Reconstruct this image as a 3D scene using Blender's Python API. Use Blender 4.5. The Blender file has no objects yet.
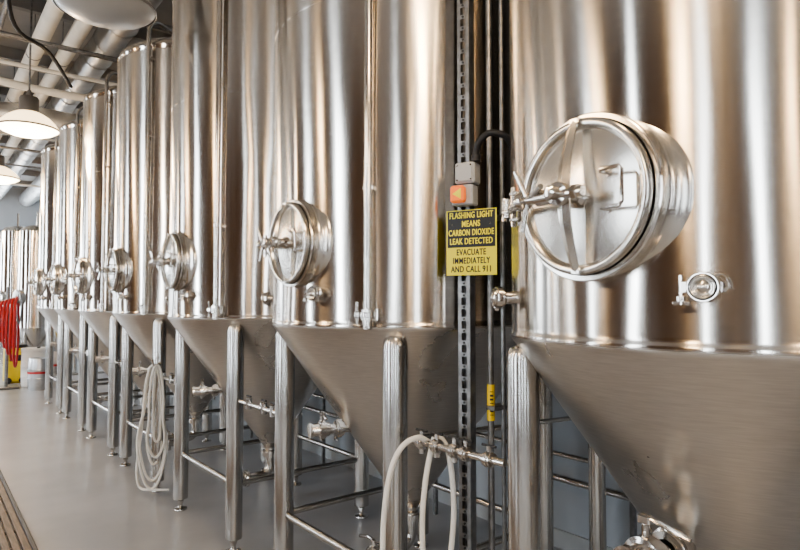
import bpy, math, random
from mathutils import Vector, Matrix
random.seed(7)
H=1.65
TH=math.radians(38.66)
C=bpy.context.scene.collection

# ------------------------------------------------------------ materials
def mat(name, col, rough=.5, metal=0., noise=0., nscale=5., emis=None, estr=0., bump=0., bscale=20., col2=None, stretch=(1,1,1), aniso=0.):
    m=bpy.data.materials.new(name); m.use_nodes=True
    nt=m.node_tree; b=nt.nodes['Principled BSDF']
    b.inputs['Base Color'].default_value=(*col,1); b.inputs['Roughness'].default_value=rough
    b.inputs['Metallic'].default_value=metal
    tc=nt.nodes.new('ShaderNodeTexCoord'); mp=nt.nodes.new('ShaderNodeMapping')
    mp.inputs['Scale'].default_value=stretch
    nt.links.new(tc.outputs['Object'],mp.inputs['Vector'])
    n=nt.nodes.new('ShaderNodeTexNoise'); n.inputs['Scale'].default_value=nscale; n.inputs['Detail'].default_value=5
    nt.links.new(mp.outputs['Vector'],n.inputs['Vector'])
    cr=nt.nodes.new('ShaderNodeValToRGB')
    c2=col2 if col2 else tuple(c*(1-noise) for c in col)
    cr.color_ramp.elements[0].position=.35; cr.color_ramp.elements[1].position=.65
    cr.color_ramp.elements[0].color=(*c2,1); cr.color_ramp.elements[1].color=(*col,1)
    nt.links.new(n.outputs['Fac'],cr.inputs['Fac']); nt.links.new(cr.outputs['Color'],b.inputs['Base Color'])
    if bump:
        n2=nt.nodes.new('ShaderNodeTexNoise'); n2.inputs['Scale'].default_value=bscale
        nt.links.new(mp.outputs['Vector'],n2.inputs['Vector'])
        bp=nt.nodes.new('ShaderNodeBump'); bp.inputs['Strength'].default_value=bump; bp.inputs['Distance'].default_value=.01
        nt.links.new(n2.outputs['Fac'],bp.inputs['Height']); nt.links.new(bp.outputs['Normal'],b.inputs['Normal'])
    if emis:
        b.inputs['Emission Color'].default_value=(*emis,1); b.inputs['Emission Strength'].default_value=estr
    return m

def tank_steel(name, base, rough, bumpd, aniso=.85, rs=(9,9,.35), bs=(5,5,.9)):
    m=bpy.data.materials.new(name); m.use_nodes=True
    nt=m.node_tree; b=nt.nodes['Principled BSDF']; L=nt.links
    b.inputs['Metallic'].default_value=1
    tc=nt.nodes.new('ShaderNodeTexCoord')
    mp=nt.nodes.new('ShaderNodeMapping'); mp.inputs['Scale'].default_value=rs; L.new(tc.outputs['Object'],mp.inputs['Vector'])
    n=nt.nodes.new('ShaderNodeTexNoise'); n.inputs['Scale'].default_value=1.6; n.inputs['Detail'].default_value=6; L.new(mp.outputs['Vector'],n.inputs['Vector'])
    mr=nt.nodes.new('ShaderNodeMapRange'); mr.inputs['From Min'].default_value=.3; mr.inputs['From Max'].default_value=.7
    mr.inputs['To Min'].default_value=rough-.04; mr.inputs['To Max'].default_value=rough+.05
    L.new(n.outputs['Fac'],mr.inputs['Value']); L.new(mr.outputs['Result'],b.inputs['Roughness'])
    mp2=nt.nodes.new('ShaderNodeMapping'); mp2.inputs['Scale'].default_value=(14,14,220); L.new(tc.outputs['Object'],mp2.inputs['Vector'])
    n2=nt.nodes.new('ShaderNodeTexNoise'); n2.inputs['Scale'].default_value=1; n2.inputs['Detail'].default_value=3; L.new(mp2.outputs['Vector'],n2.inputs['Vector'])
    cr=nt.nodes.new('ShaderNodeValToRGB'); cr.color_ramp.elements[0].position=.3; cr.color_ramp.elements[1].position=.7
    cr.color_ramp.elements[0].color=(*[c*.88 for c in base],1); cr.color_ramp.elements[1].color=(*base,1)
    L.new(n2.outputs['Fac'],cr.inputs['Fac']); L.new(cr.outputs['Color'],b.inputs['Base Color'])
    b.inputs['Anisotropic'].default_value=aniso; b.inputs['Anisotropic Rotation'].default_value=.25
    tg=nt.nodes.new('ShaderNodeTangent'); tg.direction_type='RADIAL'; tg.axis='Z'; L.new(tg.outputs['Tangent'],b.inputs['Tangent'])
    mp3=nt.nodes.new('ShaderNodeMapping'); mp3.inputs['Scale'].default_value=bs; L.new(tc.outputs['Object'],mp3.inputs['Vector'])
    n3=nt.nodes.new('ShaderNodeTexNoise'); n3.inputs['Scale'].default_value=1.; n3.inputs['Detail'].default_value=0.5; L.new(mp3.outputs['Vector'],n3.inputs['Vector'])
    bp=nt.nodes.new('ShaderNodeBump'); bp.inputs['Strength'].default_value=1; bp.inputs['Distance'].default_value=bumpd
    L.new(n3.outputs['Fac'],bp.inputs['Height']); L.new(bp.outputs['Normal'],b.inputs['Normal'])
    return m

M_SH=tank_steel('brushed_steel_shell',(.64,.60,.55),.20,.010,.95)
M_CN=tank_steel('brushed_steel_cone',(.70,.665,.62),.30,.004,.4,(1.5,1.5,1.5),(2.2,2.2,1.8))
M_ST=mat('polished_steel',(.68,.65,.61),.16,1,.15,12)
M_LEG=mat('steel_tube',(.58,.56,.53),.22,1,.1,6,stretch=(1,1,.2))
M_DOOR=mat('manway_steel',(.68,.65,.60),.22,1,.08,9)
M_GALV=mat('galvanised',(.30,.30,.30),.42,.9,.35,25)
M_DARK=mat('dark_rubber',(.015,.015,.016),.5,0,.2,20)
M_HOSE=mat('white_hose',(.80,.78,.73),.45,0,.08,8)
M_RED=mat('red_hose',(.5,.03,.03),.45,0,.2,8)
M_YEL=mat('yellow_plastic',(.85,.62,.03),.45,0,.1,8)
M_SY=mat('sign_yellow',(.80,.72,.03),.4,0,.04,8)
M_SK=mat('sign_black',(.012,.012,.012),.35,0,.1,8)
M_GREY=mat('grey_box',(.42,.43,.43),.45,0,.08,8)
M_OR=mat('amber_lens',(.9,.22,.05),.25,0,.1,8,emis=(1,.2,.03),estr=.3)
M_FLOOR=mat('sealed_concrete',(.38,.385,.395),.30,0,.0,1.6,col2=(.30,.305,.32),bump=.05,bscale=60)
M_WALL=mat('painted_wall',(.42,.45,.48),.7,0,.06,2)
M_WARM=mat('brick_wall',(.10,.052,.024),.75,0,.5,3)
M_CEIL=mat('roof_deck',(.46,.45,.44),.8,0,.2,2)
M_BEAM=mat('painted_joist',(.36,.355,.35),.6,.1,.25,4)
M_PIPEW=mat('white_insulation',(.80,.77,.70),.55,0,.12,6)
M_DUCT=mat('duct_metal',(.66,.66,.65),.4,.8,.2,5)
M_WOOD=mat('wood_slats',(.27,.20,.14),.6,0,.45,6,stretch=(8,1,8))
M_LAMPB=mat('lamp_glow',(.9,.85,.75),.4,0,.02,4,emis=(1,.82,.55),estr=9)
M_LAMPD=mat('lamp_dome_glow',(.8,.72,.6),.4,0,.02,4,emis=(1,.74,.42),estr=3.0)
M_LAMPO=mat('lamp_acrylic_off',(.38,.37,.35),.3,0,.05,4)
M_LAMPM=mat('lamp_metal',(.30,.28,.26),.35,.8,.15,4)
M_FRAME=mat('window_frame',(.2,.19,.18),.5,0,.1,4)
M_KEG=mat('keg_steel',(.6,.6,.6),.3,1,.2,10)
M_WHITE=mat('white_drum_plastic',(.8,.8,.78),.45,0,.05,6)

# ------------------------------------------------------------ mesh builder
class MB:
    def __init__(s): s.v=[];s.f=[];s.m=[];s.mats=[]
    def mi(s,m):
        if m not in s.mats: s.mats.append(m)
        return s.mats.index(m)
    def add(s,vs,fs,m,M=None):
        o=len(s.v); k=s.mi(m)
        for p in vs:
            p=Vector(p); s.v.append(M@p if M else p)
        for f in fs: s.f.append([i+o for i in f]); s.m.append(k)
    def lathe(s,prof,m,M=None,seg=32):
        vs=[];fs=[];rows=[]
        for r,z in prof:
            if r<1e-6: rows.append([len(vs)]); vs.append((0,0,z))
            else:
                rows.append(list(range(len(vs),len(vs)+seg)))
                for i in range(seg):
                    a=2*math.pi*i/seg; vs.append((r*math.cos(a),r*math.sin(a),z))
        for a,b in zip(rows,rows[1:]):
            for i in range(seg):
                j=(i+1)%seg
                if len(a)==1 and len(b)==1: continue
                if len(a)==1: fs.append([a[0],b[j],b[i]])
                elif len(b)==1: fs.append([a[i],a[j],b[0]])
                else: fs.append([a[i],a[j],b[j],b[i]])
        s.add(vs,fs,m,M)
    def cyl(s,p,q,r,m,seg=20,r2=None,rnd=0):
        p=Vector(p);q=Vector(q);d=q-p;L=d.length
        M=Matrix.Translation(p)@d.to_track_quat('Z','Y').to_matrix().to_4x4()
        r2=r if r2 is None else r2; e=min(r,r2)*.12
        s.lathe([(0,0),(r-e,0),(r,e),(r2,L-e),(r2-e,L),(0,L)],m,M,seg)
    def tube(s,pts,r,m,seg=12,smooth=0):
        P=[Vector(p) for p in pts]
        if smooth:
            Q=[]
            n=len(P)
            for i in range(n-1):
                a=P[max(i-1,0)];b=P[i];c=P[i+1];d=P[min(i+2,n-1)]
                for k in range(smooth):
                    t=k/smooth
                    Q.append(.5*((2*b)+(c-a)*t+(2*a-5*b+4*c-d)*t*t+(-a+3*b-3*c+d)*t**3))
            Q.append(P[-1]); P=Q
        n=len(P); T=[(P[min(i+1,n-1)]-P[max(i-1,0)]).normalized() for i in range(n)]
        up=Vector((0,0,1)) if abs(T[0].z)<.9 else Vector((1,0,0))
        N=(up-T[0]*up.dot(T[0])).normalized(); vs=[];fs=[]
        for i in range(n):
            N=(N-T[i]*N.dot(T[i])).normalized(); B=T[i].cross(N)
            for k in range(seg):
                a=2*math.pi*k/seg; vs.append(P[i]+r*(math.cos(a)*N+math.sin(a)*B))
        for i in range(n-1):
            for k in range(seg):
                j=(k+1)%seg; fs.append([i*seg+k,i*seg+j,(i+1)*seg+j,(i+1)*seg+k])
        fs.append(list(range(seg))[::-1]); fs.append([(n-1)*seg+k for k in range(seg)])
        s.add(vs,fs,m)
    def box(s,c,sz,m,M=None,b=0):
        x,y,z=[a/2 for a in sz]; c=Vector(c)
        if b<=0:
            vs=[c+Vector((i*x,j*y,k*z)) for i in(-1,1) for j in(-1,1) for k in(-1,1)]
            fs=[[0,1,3,2],[4,6,7,5],[0,4,5,1],[2,3,7,6],[0,2,6,4],[1,5,7,3]]
            s.add(vs,fs,m,M); return
        vs=[];idx={}
        for i in(-1,1):
            for j in(-1,1):
                for k in(-1,1):
                    for ax in range(3):
                        v=[i*(x-b),j*(y-b),k*(z-b)]; v[ax]=[i*x,j*y,k*z][ax]
                        idx[(i,j,k,ax)]=len(vs); vs.append(c+Vector(v))
        fs=[]
        for ax in range(3):
            o=[a for a in range(3) if a!=ax]
            for sg in(-1,1):
                f=[]
                for p,q in((-1,-1),(1,-1),(1,1),(-1,1)):
                    t=[0,0,0]; t[ax]=sg;t[o[0]]=p;t[o[1]]=q; f.append(idx[(*t,ax)])
                fs.append(f)
        for ax in range(3):
            o=[a for a in range(3) if a!=ax]
            for p in(-1,1):
                for q in(-1,1):
                    t=[0,0,0];t[o[0]]=p;t[o[1]]=q; t1=list(t);t1[ax]=-1;t2=list(t);t2[ax]=1
                    fs.append([idx[(*t1,o[0])],idx[(*t2,o[0])],idx[(*t2,o[1])],idx[(*t1,o[1])]])
        for i in(-1,1):
            for j in(-1,1):
                for k in(-1,1): fs.append([idx[(i,j,k,0)],idx[(i,j,k,1)],idx[(i,j,k,2)]])
        s.add(vs,fs,m,M)
    def obj(s,name,parent=None,loc=(0,0,0),sharp=28):
        me=bpy.data.meshes.new(name); me.from_pydata([tuple(v) for v in s.v],[],s.f)
        for m in s.mats: me.materials.append(m)
        me.polygons.foreach_set('material_index',s.m)
        me.polygons.foreach_set('use_smooth',[True]*len(s.f))
        import bmesh
        bm=bmesh.new(); bm.from_mesh(me); bmesh.ops.recalc_face_normals(bm,faces=bm.faces); bm.to_mesh(me); bm.free()
        me.set_sharp_from_angle(angle=math.radians(sharp))
        me.update()
        o=bpy.data.objects.new(name,me); C.objects.link(o); o.location=loc
        if parent: o.parent=parent
        return o
def empty(name,loc=(0,0,0)):
    e=bpy.data.objects.new(name,None); C.objects.link(e); e.location=loc; e.empty_display_size=.2; return e

def frame(ang,r,z,face=None):
    """local frame on a tank at angle (deg, from -x towards -y), radius r"""
    a=math.radians(ang); pos=Vector((-math.cos(a),-math.sin(a),0))*r
    a=math.radians(ang if face is None else face)
    o=Vector((-math.cos(a),-math.sin(a),0)); x=Vector((math.sin(a),-math.cos(a),0)); u=Vector((0,0,1))
    M=Matrix.Identity(4)
    for i in range(3): M[i][0]=x[i];M[i][1]=u[i];M[i][2]=o[i];M[i][3]=pos[i]
    M[2][3]=z
    return M

# ------------------------------------------------------------ tank
R=.46*H; XC=1.31*H; ZJ=.924*H; CH=.615*H; ZT=2.40*H
def triclamp(mb,M,r=.022,L=.06,cap=True):
    mb.lathe([(r,-.05),(r,L*.40),(r*1.1,L*.45),(r*1.45,L*.5),(r*1.45,L*.6),(r*1.72,L*.6),(r*1.72,L*.88),(r*1.62,L*.92),(r*1.5,L*.92)],M_ST,M,36)
    mb.lathe([(r*1.5,L*.92),(r*1.44,L*.86),(r*1.38,L*.9)],M_DARK,M,36)
    mb.lathe([(r*1.38,L*.9),(r*1.36,L*1.0),(r*1.25,L*1.05),(r*1.1,L*1.03),(r*1.0,L*.95),(r*.85,L*.93),(r*.7,L*.97),(r*.5,L*1.08),(r*.25,L*1.14),(0,L*1.16)],M_DOOR,M,36)
    def P(x,y,z): return M@Vector((x,y,z))
    mb.box((-r*1.95,r*.0,L*.74),(r*.7,r*1.3,L*.34),M_ST,M,.002)
    mb.cyl(P(-r*2.25,r*1.4,L*.76),P(-r*2.25,-r*2.0,L*.76),r*.24,M_ST,10)
    mb.cyl(P(-r*2.25,-r*1.0,L*.76),P(-r*2.25,-r*1.7,L*.76),r*.5,M_ST,6)
    mb.cyl(P(-r*3.1,-r*1.9,L*.76),P(-r*2.25,-r*1.6,L*.76),r*.26,M_ST,8); mb.cyl(P(-r*1.4,-r*1.9,L*.76),P(-r*2.25,-r*1.6,L*.76),r*.26,M_ST,8)
    mb.cyl(P(r*1.9,-r*.6,L*.74),P(r*1.9,r*.6,L*.74),r*.38,M_ST,10)
    mb.tube([P(r*1.2,r*1.2,L*.8),P(r*1.9,r*1.3,L*.86),P(r*2.6,r*.8,L*.95),P(r*2.7,-r*.2,L*.95)],r*.2,M_ST,8,3)
def valve(mb,M,s=1.):
    triclamp(mb,M,.024*s,.05*s)
    def P(x,y,z): return M@Vector((x*s,y*s,z*s))
    mb.lathe([(.016*s,.05*s),(.032*s,.056*s),(.036*s,.07*s),(.036*s,.085*s),(.03*s,.095*s),(.014*s,.10*s),(0,.102*s)],M_ST,M,24)
    mb.cyl(P(0,-.035,.075),P(0,.055,.075),.008*s,M_ST,10)
    mb.tube([P(0,.055,.075),P(-.03,.06,.08),P(-.07,.05,.085)],.006*s,M_ST,8)
    mb.cyl(P(0,-.03,.075),P(0,-.06,.075),.014*s,M_ST,12)

def manway(mb,M):
    def P(x,y,z): return M@Vector((x,y,z))
    mb.lathe([(.240,-.12),(.240,-.040),(.238,-.031),(.232,-.023),(.220,-.013),(.209,-.004),(.2045,.006),(.203,.018),(.203,.030)],M_DOOR,M,80)
    mb.lathe([(.203,.030),(.208,.033),(.210,.036),(.210,.044),(.207,.047),(.196,.047),(.194,.042)],M_ST,M,80)
    mb.lathe([(.194,.045),(.190,.040),(.190,.042)],M_DARK,M,80)
    mb.lathe([(.190,.042),(.1925,.048),(.1935,.052),(.1935,.066),(.191,.071),(.186,.073),(.180,.073),(.175,.071),(.172,.066),(.170,.058),(.167,.056),(.163,.0565),(.14,.060),(.10,.066),(.05,.070),(0,.071)],M_DOOR,M,80)
    n=22; vs=[];fs=[]
    for i in range(n+1):
        t=-1+2*i/n; y=.186*t; z=.074+.045*(1-t*t); w=.010+.008*(1-t*t); th=.009
        vs+= [(-w,y,z),(0,y,z-.0),(w,y,z),(w,y,z+th*.6),(0,y,z+th*1.3),(-w,y,z+th*.6)]
    for i in range(n):
        a=i*6
        for k in range(6): fs.append([a+k,a+(k+1)%6,a+6+(k+1)%6,a+6+k])
    fs+= [[0,1,2,3,4,5],[n*6+q for q in range(6)]]
    mb.add(vs,fs,M_DOOR,M)
    mb.box((0,.186,.066),(.028,.016,.036),M_ST,M,.003); mb.box((0,-.186,.066),(.028,.016,.036),M_ST,M,.003)
    mb.lathe([(.0,.064),(.03,.066),(.03,.078),(.02,.086),(.02,.128),(.028,.132),(.028,.149),(.016,.152),(.016,.176),(.011,.182),(0,.183)],M_ST,M,24)
    mb.cyl(P(.075,-.004,.144),P(-.12,-.004,.142),.0135,M_ST,16)
    mb.cyl(P(-.02,-.004,.143),P(-.065,-.004,.142),.021,M_ST,16)
    mb.cyl(P(.045,-.004,.143),P(.062,-.004,.143),.019,M_ST,6)
    mb.cyl(P(-.112,-.004,.142),P(-.208,-.01,.09),.012,M_ST,14)
    mb.lathe([(0,-.012),(.022,-.012),(.025,-.006),(.025,.006),(.022,.012),(0,.012)],M_ST,Matrix.Translation(P(-.115,-.004,.141))@M.to_3x3().to_4x4()@Matrix.Rotation(math.pi/2,4,'Y'),20)
    for a in(112,-100,15):
        ca,sa=math.cos(math.radians(a)),math.sin(math.radians(a))
        mb.cyl(P(-.095,-.004,.144),P(-.095+.075*ca,.082*sa-.004,.148+.03*abs(ca)),.006,M_ST,10,.0085)
    mb.box((-.208,0,.045),(.032,.10,.014),M_ST,M,.003)
    mb.box((-.208,.036,.062),(.030,.012,.045),M_ST,M,.003); mb.box((-.208,-.036,.062),(.030,.012,.045),M_ST,M,.003)
    mb.cyl(P(-.212,-.055,.076),P(-.212,.055,.076),.008,M_ST,12)
    mb.cyl(P(-.225,-.01,.076),P(-.250,-.012,.074),.011,M_ST,14)
    mb.cyl(P(-.250,-.036,.074),P(-.250,.03,.074),.008,M_ST,12,.006)
    mb.cyl(P(-.236,-.028,.075),P(-.236,.026,.075),.011,M_ST,14)
    mb.tube([P(.085,.045,.060),P(.085,.045,.094),P(.090,.048,.100),P(.138,.048,.100),P(.146,.038,.100),P(.146,-.032,.100),P(.139,-.042,.100),P(.092,-.042,.100),P(.087,-.042,.094),P(.087,-.042,.060)],.0055,M_ST,10)
    for yy in(.045,-.042): mb.cyl(P(.086,yy,.060),P(.086,yy,.070),.011,M_ST,12)

def leg(mb,x,y,ztop):
    r=.0335*H
    mb.lathe([(0,.085),(r*.6,.085),(r,.09),(r,.4),(r,.9),(r,ztop-.05),(r*.96,ztop-.03),(r*.8,ztop-.012),(r*.45,ztop-.002),(0,ztop)],M_LEG,Matrix.Translation((x,y,0)),28)
    mb.lathe([(0,0),(.05,0),(.052,.006),(.05,.012),(.022,.020),(.016,.03),(.016,.09)],M_ST,Matrix.Translation((x,y,0)),24)
    mb.lathe([(.026,.055),(.026,.072),(.016,.074)],M_ST,Matrix.Translation((x,y,0)),6)

def tank(Y,pipe=True,first=False,X=XC):
    e=empty('fermentation_tank',(X,Y,0))
    mb=MB()
    s=MB(); zj=ZJ
    pr=[(R,zj-.004),(R+.004,zj+.002),(R+.004,zj+.016),(R,zj+.020),(R,zj+.035)]
    z=1.7
    while z<ZT-.15: pr.append((R,z)); z+=.15
    pr+=[(R,ZT-.08),(R,ZT-.05),(R+.004,ZT-.046),(R+.004,ZT-.02),(R-.01,ZT+.01),(R*.9,ZT+.055),(R*.7,ZT+.10),(R*.4,ZT+.13),(0,ZT+.145)]
    s.lathe(pr,M_SH,None,160)
    s.obj('shell',e,sharp=50)
    wd_=MB(); wd_.lathe([(R-.001,3.05),(R+.0008,3.0515),(R+.0008,3.0545),(R-.001,3.056)],M_SH,None,160); wd_.obj('girth_weld',e,sharp=60)
    c=MB(); c.lathe([(R+.004,zj+.004),(R+.003,zj-.004),(R-.004,zj-.014)]+[(R-.004+( .042-R+.004)*t,zj-.014-(CH-.014)*t) for t in [.005]+[i/14 for i in range(1,15)]],M_CN,None,160)
    c.obj('cone',e,sharp=50)
    z0=zj-CH
    mb.lathe([(.042,z0+.01),(.042,z0-.02),(.06,z0-.024),(.06,z0-.034),(.066,z0-.034),(.066,z0-.058),(.06,z0-.06),(.06,z0-.07),(.038,z0-.074),(.038,z0-.10)],M_ST,None,32)
    mb.tube([(0,0,z0-.09),(0,0,z0-.14),(-.015,0,z0-.18),(-.05,0,z0-.205),(-.10,0,z0-.21),(-.14,0,z0-.21)],.036,M_ST,20,3)
    valve(mb,frame(0,.14,z0-.21),1.5)
    mb.obj('outlet',e)
    g=MB(); q_=.31*H; L=[(-q_,q_),(q_,q_),(q_,-q_),(-q_,-q_)]
    for x,y in L: leg(g,x,y,zj-.03)
    for i in range(4):
        a=L[i];b=L[(i+1)%4]; g.cyl((*a,.265*H),(*b,.265*H),.019,M_LEG,14)
    g.obj('legs',e)
    d=MB(); manway(d,frame(-4.4,R-.006,1.164*H,-4)@Matrix.Scale(1.06,4) if first else frame(4,R-.018,1.164*H,-1)); d.obj('manway',e)
    p=MB()
    triclamp(p,frame(16.5,R,1.018*H),.0205,.05)
    triclamp(p,frame(-40,R,1.005*H),.022,.07)
    zp=(.555 if first else .588)*H; rc=R*(zp-z0)/CH
    ang=-15 if not first else -6
    M=frame(ang,rc-.04,zp)
    if first: M=M@Matrix.Scale(1.3,4)
    def P(x,y,z): return M@Vector((x,y,z))
    p.cyl(P(0,0,0),P(0,0,.17),.026,M_ST,20)
    p.lathe([(.026,.09),(.042,.092),(.042,.102),(.048,.104),(.048,.122),(.042,.124),(.042,.134),(.026,.136)],M_ST,M,28)
    p.lathe([(.02,.16),(.036,.17),(.036,.19),(.048,.192),(.048,.222),(.036,.225),(.032,.26),(.04,.262),(.04,.275),(.0,.276)],M_ST,M,28)
    p.cyl(P(0,-.055,.207),P(0,.075,.207),.011,M_ST,12); p.box((0,.085,.207),(.03,.02,.02),M_ST,M,.003)
    p.tube([P(0,.08,.207),P(.02,.09,.21),P(.11,.075,.215)],.007,M_ST,8)
    p.box((-.052,0,.113),(.03,.028,.02),M_ST,M,.003); p.cyl(P(-.055,.03,.113),P(-.055,-.065,.113),.006,M_ST,10)
    p.box((-.055,-.07,.113),(.04,.012,.012),M_ST,M,.002)
    p.obj('ports',e)
    if pipe:
        q=MB(); A=37; rr=R+.040
        M=frame(A,rr,0)
        def P(x,y,z): return M@Vector((x,y,z))
        zb=.965*H
        q.cyl(P(0,zb+.03,0),P(0,ZT+.03,0),.019,M_ST,18)
        for z in(zb+.55,zb+1.5,zb+2.2):
            q.box((0.0,z,-.02),(.05,.02,.05),M_ST,M,.003)
        q.lathe([(.019,zb-.03),(.03,zb-.028),(.03,zb-.018),(.036,zb-.016),(.036,zb+.004),(.03,zb+.006),(.03,zb+.016),(.019,zb+.02),(.019,zb+.05)],M_ST,Matrix.Translation(M.translation),24)
        q.cyl(P(0,zb-.02,0),P(0,zb-.07,0),.022,M_ST,16)
        q.cyl(P(0,zb+.01,-.05),P(0,zb+.01,.03),.014,M_ST,12)
        q.box((-.045,zb-.006,.0),(.03,.03,.03),M_ST,M,.006); q.cyl(P(-.05,zb+.05,0),P(-.05,zb-.05,0),.007,M_ST,10)
        q.cyl(P(-.065,zb-.05,0),P(-.035,zb-.055,0),.007,M_ST,10); q.cyl(P(.042,zb-.03,0),P(.042,zb+.02,0),.009,M_ST,10)
        q.tube([P(0,ZT+.02,0),P(0,ZT+.10,-.01),P(0,ZT+.18,-.08),P(0,ZT+.20,-.2),P(0,ZT+.18,-.5),P(0,ZT+.1,-.7)],.019,M_ST,14,4)
        q.obj('cip_pipe',e)
    t=MB()
    t.lathe([(.05,ZT+.12),(.05,ZT+.20),(.075,ZT+.205),(.075,ZT+.23),(.05,ZT+.235),(.03,ZT+.30),(.03,ZT+.42)],M_ST,Matrix.Translation((.12,.1,0)),24)
    t.tube([(-.25,.1,ZT+.06),(-.25,.1,ZT+.28),(-.22,.1,ZT+.36),(-.10,.1,ZT+.40),(.2,.1,ZT+.42),(.5,.1,ZT+.42)],.02,M_ST,12,3)
    t.cyl((-.25,.1,ZT+.12),(-.25,.1,ZT+.16),.035,M_ST,16)
    t.obj('top_fittings',e)
    return e
YS=[.524,1.581,2.62,3.60,4.53,5.46,6.38]
for i,y in enumerate(YS): tank(y*H, pipe=(i!=0), first=(i==0))

def far_tank(x,y,r,h):
    e=empty('serving_tank',(x,y,0)); mb=MB()
    mb.lathe([(.05,.45),(r*.6,.6),(r,.95),(r,.98),(r+.004,.99),(r,1.0),(r,1.03),(r,h-.03),(r,h),(r*.8,h+.1),(r*.4,h+.16),(0,h+.17)],M_SH,None,64); mb.obj('shell',e)
    g=MB()
    for a in(45,135,225,315):
        c,s_=math.cos(math.radians(a))*r*.85,math.sin(math.radians(a))*r*.85
        g.cyl((c,s_,0),(c,s_,.97),.04,M_LEG,16)
        g.lathe([(0,0),(.07,0),(.07,.02),(.04,.03)],M_ST,Matrix.Translation((c,s_,0)),16)
    g.lathe([(.2,-.05),(.2,.05),(.17,.07),(0,.08)],M_DOOR,frame(20,r,1.7),32)
    g.cyl((0,0,h+.1),(0,0,h+.5),.03,M_ST,12)
    g.obj('legs_and_door',e)
for a in((2.55,15.4,.36,3.1),(2.2,16.9,.38,3.3),(1.95,18.3,.38,3.4),(1.55,19.6,.38,3.4)): far_tank(*a)

# ------------------------------------------------------------ room
XW=2.05*H; XL=-4.6; Y0=-5.2; Y1=22.; ZC=5.15
f=MB(); f.box(((XW+XL)/2,(Y0+Y1)/2,-.05),(XW-XL+.4,Y1-Y0+.4,.1),M_FLOOR); f.obj('floor')
w=MB(); w.box((XW+.1,(Y0+Y1)/2,ZC/2),(.2,Y1-Y0,ZC),M_WALL); w.obj('wall_right')
b=MB(); b.box((XW-.008,(Y0+Y1)/2,.06),(.016,Y1-Y0,.12),M_GREY); b.obj('baseboard_right')
def wall_windows(name,axis,pos,a0,a1,wins,z0,z1,m,n0):
    mb=MB(); th=.2
    def bx(u0,u1,za,zb,mm=m,t=th,obj=None):
        o=obj or mb
        if axis=='y': o.box((pos,(u0+u1)/2,(za+zb)/2),(t,u1-u0,zb-za),mm)
        else: o.box(((u0+u1)/2,pos,(za+zb)/2),(u1-u0,t,zb-za),mm)
    bx(a0,a1,0,z0); bx(a0,a1,z1,ZC)
    cur=a0
    for i,(s,e) in enumerate(wins):
        bx(cur,s,z0,z1); cur=e
        fr=MB(); k=.06
        bx(s,e,z0,z0+k,M_FRAME,.1,fr); bx(s,e,z1-k,z1,M_FRAME,.1,fr); bx(s,s+k,z0+k,z1-k,M_FRAME,.1,fr); bx(e-k,e,z0+k,z1-k,M_FRAME,.1,fr)
        mid=(s+e)/2; bx(mid-.02,mid+.02,z0+k,z1-k,M_FRAME,.06,fr); zz=z0+(z1-z0)*.62; bx(s+k,mid-.02,zz-.02,zz+.02,M_FRAME,.06,fr); bx(mid+.02,e-k,zz-.02,zz+.02,M_FRAME,.06,fr)
        fr.obj('window_%d'%(n0+i))
        ld=bpy.data.lights.new('sky_portal','AREA'); ld.shape='RECTANGLE'; ld.size=e-s; ld.size_y=z1-z0; ld.cycles.is_portal=True
        lo=bpy.data.objects.new('sky_portal',ld); C.objects.link(lo)
        if axis=='y':
            lo.location=(pos,(s+e)/2,(z0+z1)/2); lo.rotation_euler=Vector((-1,0,0)).to_track_quat('Z','Y').to_euler()
        else:
            sg=-1 if pos<0 else 1
            lo.location=((s+e)/2,pos,(z0+z1)/2); lo.rotation_euler=Vector((0,sg,0)).to_track_quat('Z','Y').to_euler()
    bx(cur,a1,z0,z1)
    mb.obj(name)
wall_windows('wall_left','y',XL-.1,Y0,Y1,[(-3.1,-2.6),(-.5,-.1),(2.8,3.4),(6.6,7.3),(11,11.8),(15,16),(19,20.4)],.5,4.5,M_WARM,1)
wall_windows('wall_back','x',Y0-.1,XL,XW,[(-3.6,-3.0),(-.5,-.15),(1.7,2.05)],.5,4.3,M_WARM,8)
wall_windows('wall_front','x',Y1+.1,XL,XW,[(-3.,-1.),(.0,2.4)],1.9,3.6,M_WALL,11)
c=MB(); c.box(((XW+XL)/2,(Y0+Y1)/2,ZC+.06),(XW-XL+.4,Y1-Y0+.4,.12),M_CEIL)
c.obj('ceiling')
y=Y0+.6; j=MB()
while y<Y1:
    j.box(((XW+XL)/2,y,ZC-.08),(XW-XL,.08,.16),M_BEAM)
    y+=1.8
j.obj('roof_joists')
k=MB()
for x,z,r,m in((1.0,4.62,.085,M_PIPEW),(1.30,4.62,.085,M_PIPEW),(.62,4.70,.03,M_GALV),(.50,4.70,.02,M_GALV),(.40,4.70,.02,M_GALV),(-.6,4.6,.05,M_PIPEW)):
    k.cyl((x,Y0,z),(x,Y1,z),r,m,16)
for yy in range(-4,22,2):
    for x in(1.0,1.30): k.cyl((x,yy+.3,4.62),(x,yy+.3,ZC),.006,M_GALV,6); k.lathe([(.088,-.02),(.088,.02)],M_GALV,Matrix.Translation((x,yy+.3,4.62))@Matrix.Rotation(math.pi/2,4,'X'),16)
k.obj('ceiling_pipes')
k=MB()
for i,yy in enumerate((5.4,6.2,7.4,8.3,9.2,10.4,11.9,13.0,14.6,17.)):
    k.cyl((XL+.02,yy,4.44),(XW-.02,yy,4.44),.025 if i%2 else .018,M_GALV if i%3 else M_PIPEW,10); k.cyl((XL+.02,yy+.12,4.46),(XW-.02,yy+.12,4.46),.014,M_GALV,10)
k.tube([(.2,8.6,4.36),(.9,8.65,4.30),(1.7,8.65,4.30),(2.4,8.7,4.36)],.05,M_PIPEW,14,4)
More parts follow.
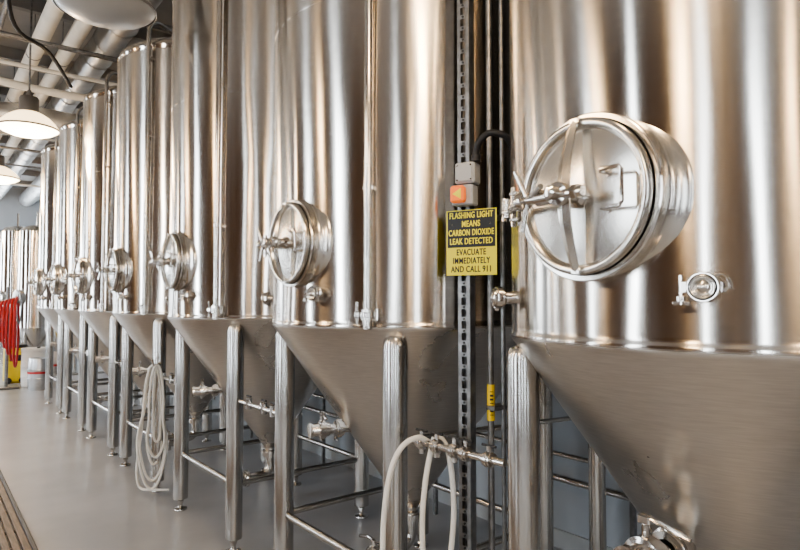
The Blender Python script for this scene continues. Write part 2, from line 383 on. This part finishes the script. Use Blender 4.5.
k.tube([(.55,6.2,4.7),(.58,6.6,4.45),(.7,6.9,4.30),(1.0,7.2,4.27),(1.4,8.3,4.3)],.02,M_DARK,10,4)
k.obj('conduit_runs')
k=MB()
for dx,dz,rr in((2.55,4.80,.22),(1.72,4.80,.17),(.02,4.72,.20)):
    ya=Y0 if dx>.1 else 3.0
    k.cyl((dx,ya,dz),(dx,Y1,dz),rr,M_DUCT,28)
    yy=ya+.4
    while yy<Y1-.3:
        k.lathe([(rr+.002,-.015),(rr+.010,0),(rr+.002,.015)],M_DUCT,Matrix.Translation((dx,yy,dz))@Matrix.Rotation(math.pi/2,4,'X'),28); yy+=.6
k.tube([(1.9,9.8,4.2),(1.2,9.8,4.22),(.6,9.9,4.22),(.3,10.2,4.22),(.2,10.8,4.22),(.2,14,4.22)],.17,M_DUCT,24,4)
k.obj('air_duct')

# ------------------------------------------------------------ pendant lamps
def lamp(x,y,z,on=True,power=60):
    e=empty('pendant_lamp',(x,y,z)); mb=MB()
    mb.lathe([(.125,.235),(.125,.25),(.10,.255),(.10,.40),(.09,.42),(.03,.44),(.02,.50)],M_LAMPM,None,48)
    mb.lathe([(.31,.045),(.318,.05),(.318,.062),(.31,.067)],M_LAMPM,None,48)
    mb.cyl((0,0,.48),(0,0,ZC-z),.010,M_GALV,10)
    mb.obj('housing',e)
    g=MB(); g.lathe([(.31,.06),(.30,.085),(.27,.13),(.22,.18),(.17,.215),(.12,.24)],M_LAMPD if on else M_LAMPO,None,48)
    g.lathe([(0,-.035),(.10,-.030),(.19,-.010),(.26,.018),(.30,.045),(.31,.058)],M_LAMPB if on else M_LAMPO,None,48); g.obj('bowl',e)
    if on:
        ld=bpy.data.lights.new('lamp_light','POINT'); ld.energy=power; ld.color=(1,.68,.38); ld.shadow_soft_size=.14
        lo=bpy.data.objects.new('lamp_light',ld); C.objects.link(lo); lo.parent=e; lo.location=(0,0,-.22)
for x,y,on in((.92,4.3,False),(.92,7.95,True),(.92,11.5,True),(.92,15,True),(.92,18.5,True),(.92,.6,True),(-2.2,4.05,True),(-2.2,.6,True),(-2.2,-2.6,True),(-2.2,7.5,True),(-2.2,11,True),(.6,-2.9,True)):
    lamp(x,y,1.65+1.90,on,60)

# ------------------------------------------------------------ column, conduit, alarm, sign
cx,cy=1.105*H,1.105*H
ZS=4.56
e=empty('strut_column',(cx,cy,0)); mb=MB()
ca=math.radians(20); MR=Matrix.Rotation(ca,4,'Z')
w=.052
mb.box((0,-w/2,ZS/2),(w,.004,ZS),M_GALV,MR); mb.box((0,w/2,ZS/2),(w,.004,ZS),M_GALV,MR); mb.box((w/2,0,ZS/2),(.004,w,ZS),M_GALV,MR)
mb.box((-w/2,-w*.36,ZS/2),(.004,w*.28,ZS),M_GALV,MR); mb.box((-w/2,w*.36,ZS/2),(.004,w*.28,ZS),M_GALV,MR)
for i in range(int(ZS/.05)):
    mb.box((-w/2,0,.02+i*.05),(.004,w*.5,.018),M_GALV,MR)
    mb.cyl(MR@Vector((-w/2-.001,0,.02+i*.05)),MR@Vector((-w/2-.006,0,.02+i*.05)),.005,M_DARK,6)
mb.box((.0,0,.006),(.08,.08,.012),M_GALV,MR)
mb.obj('strut',e)
e=empty('gas_pipe',(cx+.062,cy-.078,0)); mb=MB()
mb.cyl((0,0,.05),(0,0,ZS),.013,M_GALV,14); mb.cyl((.045,-.03,.3),(.045,-.03,ZS),.010,M_GALV,12)
mb.cyl((0,0,0),(0,0,.06),.020,M_GALV,14)
for z in(.5,1.2,2.0,3.0,4.0): mb.box((.022,-.012,z),(.08,.05,.02),M_GALV,None,.003)
mb.obj('pipe',e)
mb=MB(); zl=(1-.26)*H
mb.lathe([(.0145,zl-.075),(.0165,zl-.075),(.0165,zl+.075),(.0145,zl+.075)],M_YEL,None,20)
for i in range(7): 
    mb.box((-.0166,-.004,zl-.05+i*.016),(.002,.014,.008 if i%3 else .003),M_DARK,Matrix.Rotation(math.radians(40),4,'Z'))
mb.obj('pipe_label',e)

# sign
SW,SH=.225,.275
FM=frame(22,0,0)
e=empty('gas_warning_sign'); e.matrix_world=Matrix.Translation((1.086*H,1.069*H,1.146*H))@FM.to_3x3().to_4x4()
mb=MB(); mb.box((0,0,0),(SW,SH,.003),M_SY,None)
mb.box((0,(SH/2-.004+(-.020))/2,.0022),(SW-.012,SH/2-.004+.020,.0016),M_SK)
for sx in(-1,1): mb.cyl((sx*.085,SH/2-.062,.001),(sx*.085,SH/2-.062,.006),.0035,M_ST,8)
mb.box((-.05,SH/2-.04,-.015),(.03,.03,.03),M_GALV); mb.box((-.05,-SH/2+.04,-.015),(.03,.03,.03),M_GALV)
mb.obj('panel',e)
def text(t,y,sz,m,wid,parent,zz=.0036):
    cu=bpy.data.curves.new('lettering','FONT'); cu.body=t; cu.size=sz; cu.align_x='CENTER'; cu.align_y='CENTER'; cu.extrude=.0004; cu.offset=sz*.008; cu.space_character=1.1
    cu.materials.append(m); o=bpy.data.objects.new('lettering',cu); C.objects.link(o); o.parent=parent; o.location=(0,y,zz)
    bpy.context.view_layer.update()
    if o.dimensions.x>0: 
        k=wid/o.dimensions.x; o.scale=(k,1,1)
    # slightly shifted copies thicken the printed strokes
    for dx in(-.0007,.0007):
        o2=bpy.data.objects.new('lettering',cu); C.objects.link(o2); o2.parent=parent; o2.location=(dx,y+dx*.5,zz+dx*.1); o2.scale=o.scale
yy=SH/2-.024
for t,wd in(('FLASHING LIGHT',.194),('MEANS',.08),('CARBON DIOXIDE',.202),('LEAK DETECTED',.19)):
    text(t,yy,.036,M_SY,wd,e); yy-=.0365
yy=-.020-.022
for t,wd in(('EVACUATE',.13),('IMMEDIATELY',.165),('AND CALL 911',.178)):
    text(t,yy,.036,M_SK,wd,e,.0022); yy-=.0355
# alarm beacon
e=empty('alarm_beacon'); e.matrix_world=Matrix.Translation((1.074*H,1.083*H,1.292*H))@FM.to_3x3().to_4x4()
mb=MB(); mb.box((.018,.045,.0),(.088,.088,.07),M_GREY,None,.006); mb.box((.018,.045,.037),(.07,.07,.006),M_GREY,None,.002)
mb.box((.005,-.045,.0),(.095,.085,.06),M_GREY,None,.005)
for i,j2 in((-.012,.075),(.048,.075),(-.012,.015),(.048,.015)): mb.cyl((i,j2,.038),(i,j2,.043),.004,M_ST,8)
mb.obj('housing',e)
mb=MB(); mb.box((-.006,-.045,.045),(.062,.07,.035),M_OR,None,.008)
mb.add([(-.024,-.045,.0635),(.014,-.022,.0635),(.014,-.068,.0635)],[[0,1,2]],M_SY); mb.obj('lens',e)
e=empty('flexible_conduit'); mb=MB()
def lat(px,pz,Z=1.56):
    a=px; return Vector(((a*math.cos(TH)+Z*math.sin(TH))*H,(-a*math.sin(TH)+Z*math.cos(TH))*H,pz*H))
pts=[lat(.190,1.347,1.49),lat(.190,1.37,1.49),lat(.198,1.395,1.48),lat(.218,1.412,1.47),lat(.24,1.41,1.46),lat(.262,1.40,1.46),lat(.28,1.375,1.48),lat(.29,1.32,1.52),lat(.30,1.2,1.56)]
mb.tube(pts,.014,M_DARK,12,6)
mb.cyl(lat(.190,1.346,1.49),lat(.190,1.362,1.49),.02,M_DARK,14)
mb.obj('hose',e)

# ------------------------------------------------------------ low pipework + hoses
e=empty('process_pipe'); mb=MB()
z=.64*H
A=Vector((1.0*H,1.20*H,z)); B=Vector((1.0*H,.885*H,z+.01))
mb.cyl(A,B,.014,M_ST,16); 
for t in(.12,.3,.5,.62,.85):
    q=A.lerp(B,t); D=(B-A).normalized(); MM=Matrix.Translation(q)@D.to_track_quat('Z','Y').to_matrix().to_4x4()
    mb.lathe([(.014,-.02),(.026,-.018),(.026,-.008),(.03,-.006),(.03,.006),(.026,.008),(.026,.018),(.014,.02)],M_ST,MM,20)
    mb.cyl(q,q+Vector((0,0,.05)),.009,M_ST,10); mb.cyl(q+Vector((0,0,.05))-D*.035,q+Vector((0,0,.05))+D*.035,.005,M_DARK,8)
    if t<.6: mb.cyl(q,q-Vector((0,0,.045)),.013,M_ST,12)
mb.cyl(A+Vector((.02,.02,0)),Vector((1.95*H,1.05*H,z)),.012,M_ST,12)
mb.obj('pipe',e)
e=empty('low_pipe_run'); mb=MB()
for x,z2,r in((1.90*H,.33*H,.022),(1.90*H,.42*H,.016),(1.92*H,.70*H,.025)):
    mb.cyl((x,Y0+.1,z2),(x,13.6,z2),r,M_ST,14)
for i in range(8): mb.box((1.91*H,.2+i*1.65,.36*H),(.03,.03,.72*H),M_GALV,None,.003)
mb.obj('pipes',e)
e=empty('pipe_support_post',(1.76*H,1.16*H,0)); mb=MB()
mb.cyl((0,0,.01),(0,0,4.5),.045,M_LEG,24); mb.box((0,0,.008),(.2,.2,.016),M_GALV,None,.003)
for a in(-.08,.08):
    for b2 in(-.08,.08): mb.cyl((a,b2,.016),(a,b2,.03),.01,M_ST,6)
mb.obj('post',e)
def hang(name,lst,r=.0115):
    e=empty(name); mb=MB()
    for p in lst: mb.tube(p,r,M_HOSE,12,8)
    mb.obj('hose',e)
def W(px,py,Z):
    return lat((px-400)/600*Z,1-(py-300)/600*Z,Z)
Zh=1.53
hang('white_transfer_hose',[
 [W(428,440,Zh),W(418,436,Zh-.02),W(404,443,Zh-.03),W(393,462,Zh-.04),W(386,495,Zh-.04),W(383,540,Zh-.04),W(384,600,Zh-.03),W(390,655,Zh-.01),W(400,683,Zh),W(430,686,Zh-.01)],
 [W(434,436,Zh-.02),W(430,452,Zh-.03),W(425,480,Zh-.04),W(422,520,Zh-.04),W(424,580,Zh-.04),W(430,640,Zh-.03),W(440,680,Zh-.02),W(455,686,Zh-.06)],
 [W(438,434,Zh-.02),W(446,445,Zh-.03),W(451,470,Zh-.04),W(453,510,Zh-.04),W(449,560,Zh-.04),W(445,620,Zh-.03),W(450,686,Zh-.03)]])
loops=[];Zc=3.16
for i in range(5):
    dx=random.uniform(-4,4); bot=[462,478,440,486,455][i]; w2=[7,11,5,12,9][i]; x0=158+dx; zz=Zc-.012*i
    P=[]
    for kk in range(15):
        a=2*math.pi*kk/14; yv=(364+bot)/2-(bot-364)/2*math.cos(a); xv=x0+w2*math.sin(a)*(1.25 if yv>430 else .8)
        P.append(W(xv,min(yv,492),zz+.02*math.sin(a)))
    loops.append(P)
loops.append([W(160,364,Zc-.02),W(150,372,Zc-.02),W(146,400,Zc-.02),W(144,430,Zc-.02),W(140,465,Zc-.02),W(143,484,Zc-.02),W(155,487,Zc-.04),W(172,487,Zc-.04)])
hang('hose_coil',loops,.0105)
e=empty('hose_hook'); mb=MB(); q=W(160,364,Zc-.03)
mb.tube([Vector((1.0*H-.0,3.29*H-.06,q.z)),q+Vector((.02,.02,0)),q+Vector((-.05,-.02,0)),q+Vector((-.06,-.02,.05))],.010,M_ST,10); mb.obj('hook',e)
for Yt in YS[1:5]:
    e=empty('drain_manifold',(XC,Yt*H,0)); mb=MB()
    mb.cyl((-.31*H,.36*H,.60*H),(-.31*H,.68*H,.60*H),.014,M_ST,12)
    for t in(.12,.35,.75):
        q=Vector((-.31*H,.36*H+.32*H*t,.60*H)); mb.cyl(q-Vector((0,0,.03)),q+Vector((0,0,.04)),.02,M_ST,12); mb.cyl(q+Vector((0,-.03,.05)),q+Vector((0,.03,.05)),.006,M_DARK,8)
    mb.obj('pipe',e)

# ------------------------------------------------------------ far-left clutter
def keg(x,y,z=0):
    e=empty('beer_keg',(x,y,z)); mb=MB()
    mb.lathe([(0,.03),(.15,.03),(.17,.0),(.19,.0),(.195,.03),(.195,.07),(.2,.10),(.205,.2),(.212,.21),(.205,.22),(.205,.36),(.212,.37),(.205,.38),(.2,.48),(.195,.5),(.195,.57),(.19,.58),(.175,.58),(.17,.52),(.1,.54),(.03,.55),(.03,.57),(0,.57)],M_KEG,None,36)
    mb.lathe([(.2065,.30),(.2068,.305),(.2068,.335),(.2065,.34)],M_RED,None,36); mb.obj('body',e)
keg(1.78,12.9); keg(2.25,14.2)
e=empty('white_drum',(1.75,13.5,0)); mb=MB()
mb.lathe([(0,0),(.19,0),(.2,.01),(.205,.05),(.208,.18),(.213,.19),(.208,.20),(.208,.38),(.213,.39),(.208,.40),(.206,.66),(.215,.67),(.215,.72),(.20,.73),(.19,.715),(0,.715)],M_WHITE,None,36)
mb.cyl((.08,0,.71),(.08,0,.74),.03,M_DARK,14); mb.obj('drum',e)
e=empty('yellow_tote',(1.52,14.3,0)); mb=MB()
mb.box((0,0,.35),(.36,.36,.7),M_YEL,None,.04); mb.box((0,0,.73),(.40,.40,.06),M_DARK,None,.02); mb.box((0,-.185,.5),(.2,.02,.12),M_SK,None,.005)
for a in(-.12,.12): mb.cyl((a,-.19,.06),(a,-.23,.06),.06,M_DARK,16)
mb.obj('body',e)
e=empty('red_hose_reel',(1.30,13.4,0)); mb=MB()
mb.cyl((0,0,0),(0,0,1.9),.03,M_GALV,12); mb.box((0,0,.02),(.4,.4,.04),M_GALV,None,.01); mb.cyl((-.2,0,1.62),(.2,0,1.62),.025,M_GALV,10)
for a in(-.18,.18): mb.lathe([(.30,-.01),(.31,0),(.30,.01),(.27,.01),(.27,-.01),(.30,-.01)],M_GALV,Matrix.Translation((a,0,1.5))@Matrix.Rotation(math.pi/2,4,'Y'),28)
mb.obj('post',e); mb=MB()
for i in range(6):
    P=[Vector((-.14+.055*i+(.07)*math.sin(a),(.2+.02*i)*math.sin(a)-.03,1.3-(.30+.07*i)*math.cos(a)-.05*i)) for a in [2*math.pi*t/16 for t in range(17)]]
    mb.tube(P,.022,M_RED,10,3)
mb.obj('hose',e)

e=empty('slatted_floor_mat'); mb=MB()
x1=.385*H
for i in range(26): mb.box((x1-.04-i*.055,1.7+2.9*H*.5+.2,.012),(.044,5.6,.022),M_WOOD,None,.004)
mb.box((x1+.0,1.7+2.9*H*.5+.2,.011),(.03,5.66,.022),M_DARK,None,.005)
for i in range(12): mb.box((x1-.72,1.6+i*.5,.004),(1.42,.04,.008),M_DARK)
mb.obj('slats',e)

# ------------------------------------------------------------ world & camera
wd=bpy.data.worlds.new('sky'); bpy.context.scene.world=wd; wd.use_nodes=True
bg=wd.node_tree.nodes['Background']; bg.inputs['Color'].default_value=(.82,.91,1,1); bg.inputs['Strength'].default_value=22
try: bpy.context.scene.view_settings.look='AgX - Medium High Contrast'
except Exception as ex: print(ex)
cd=bpy.data.cameras.new('camera'); cd.sensor_width=36; cd.lens=27; cam=bpy.data.objects.new('camera',cd); C.objects.link(cam)
cam.location=(0,0,H); cam.rotation_euler=(math.radians(90+2.39),0,-TH); cd.clip_start=.05
bpy.context.scene.camera=cam
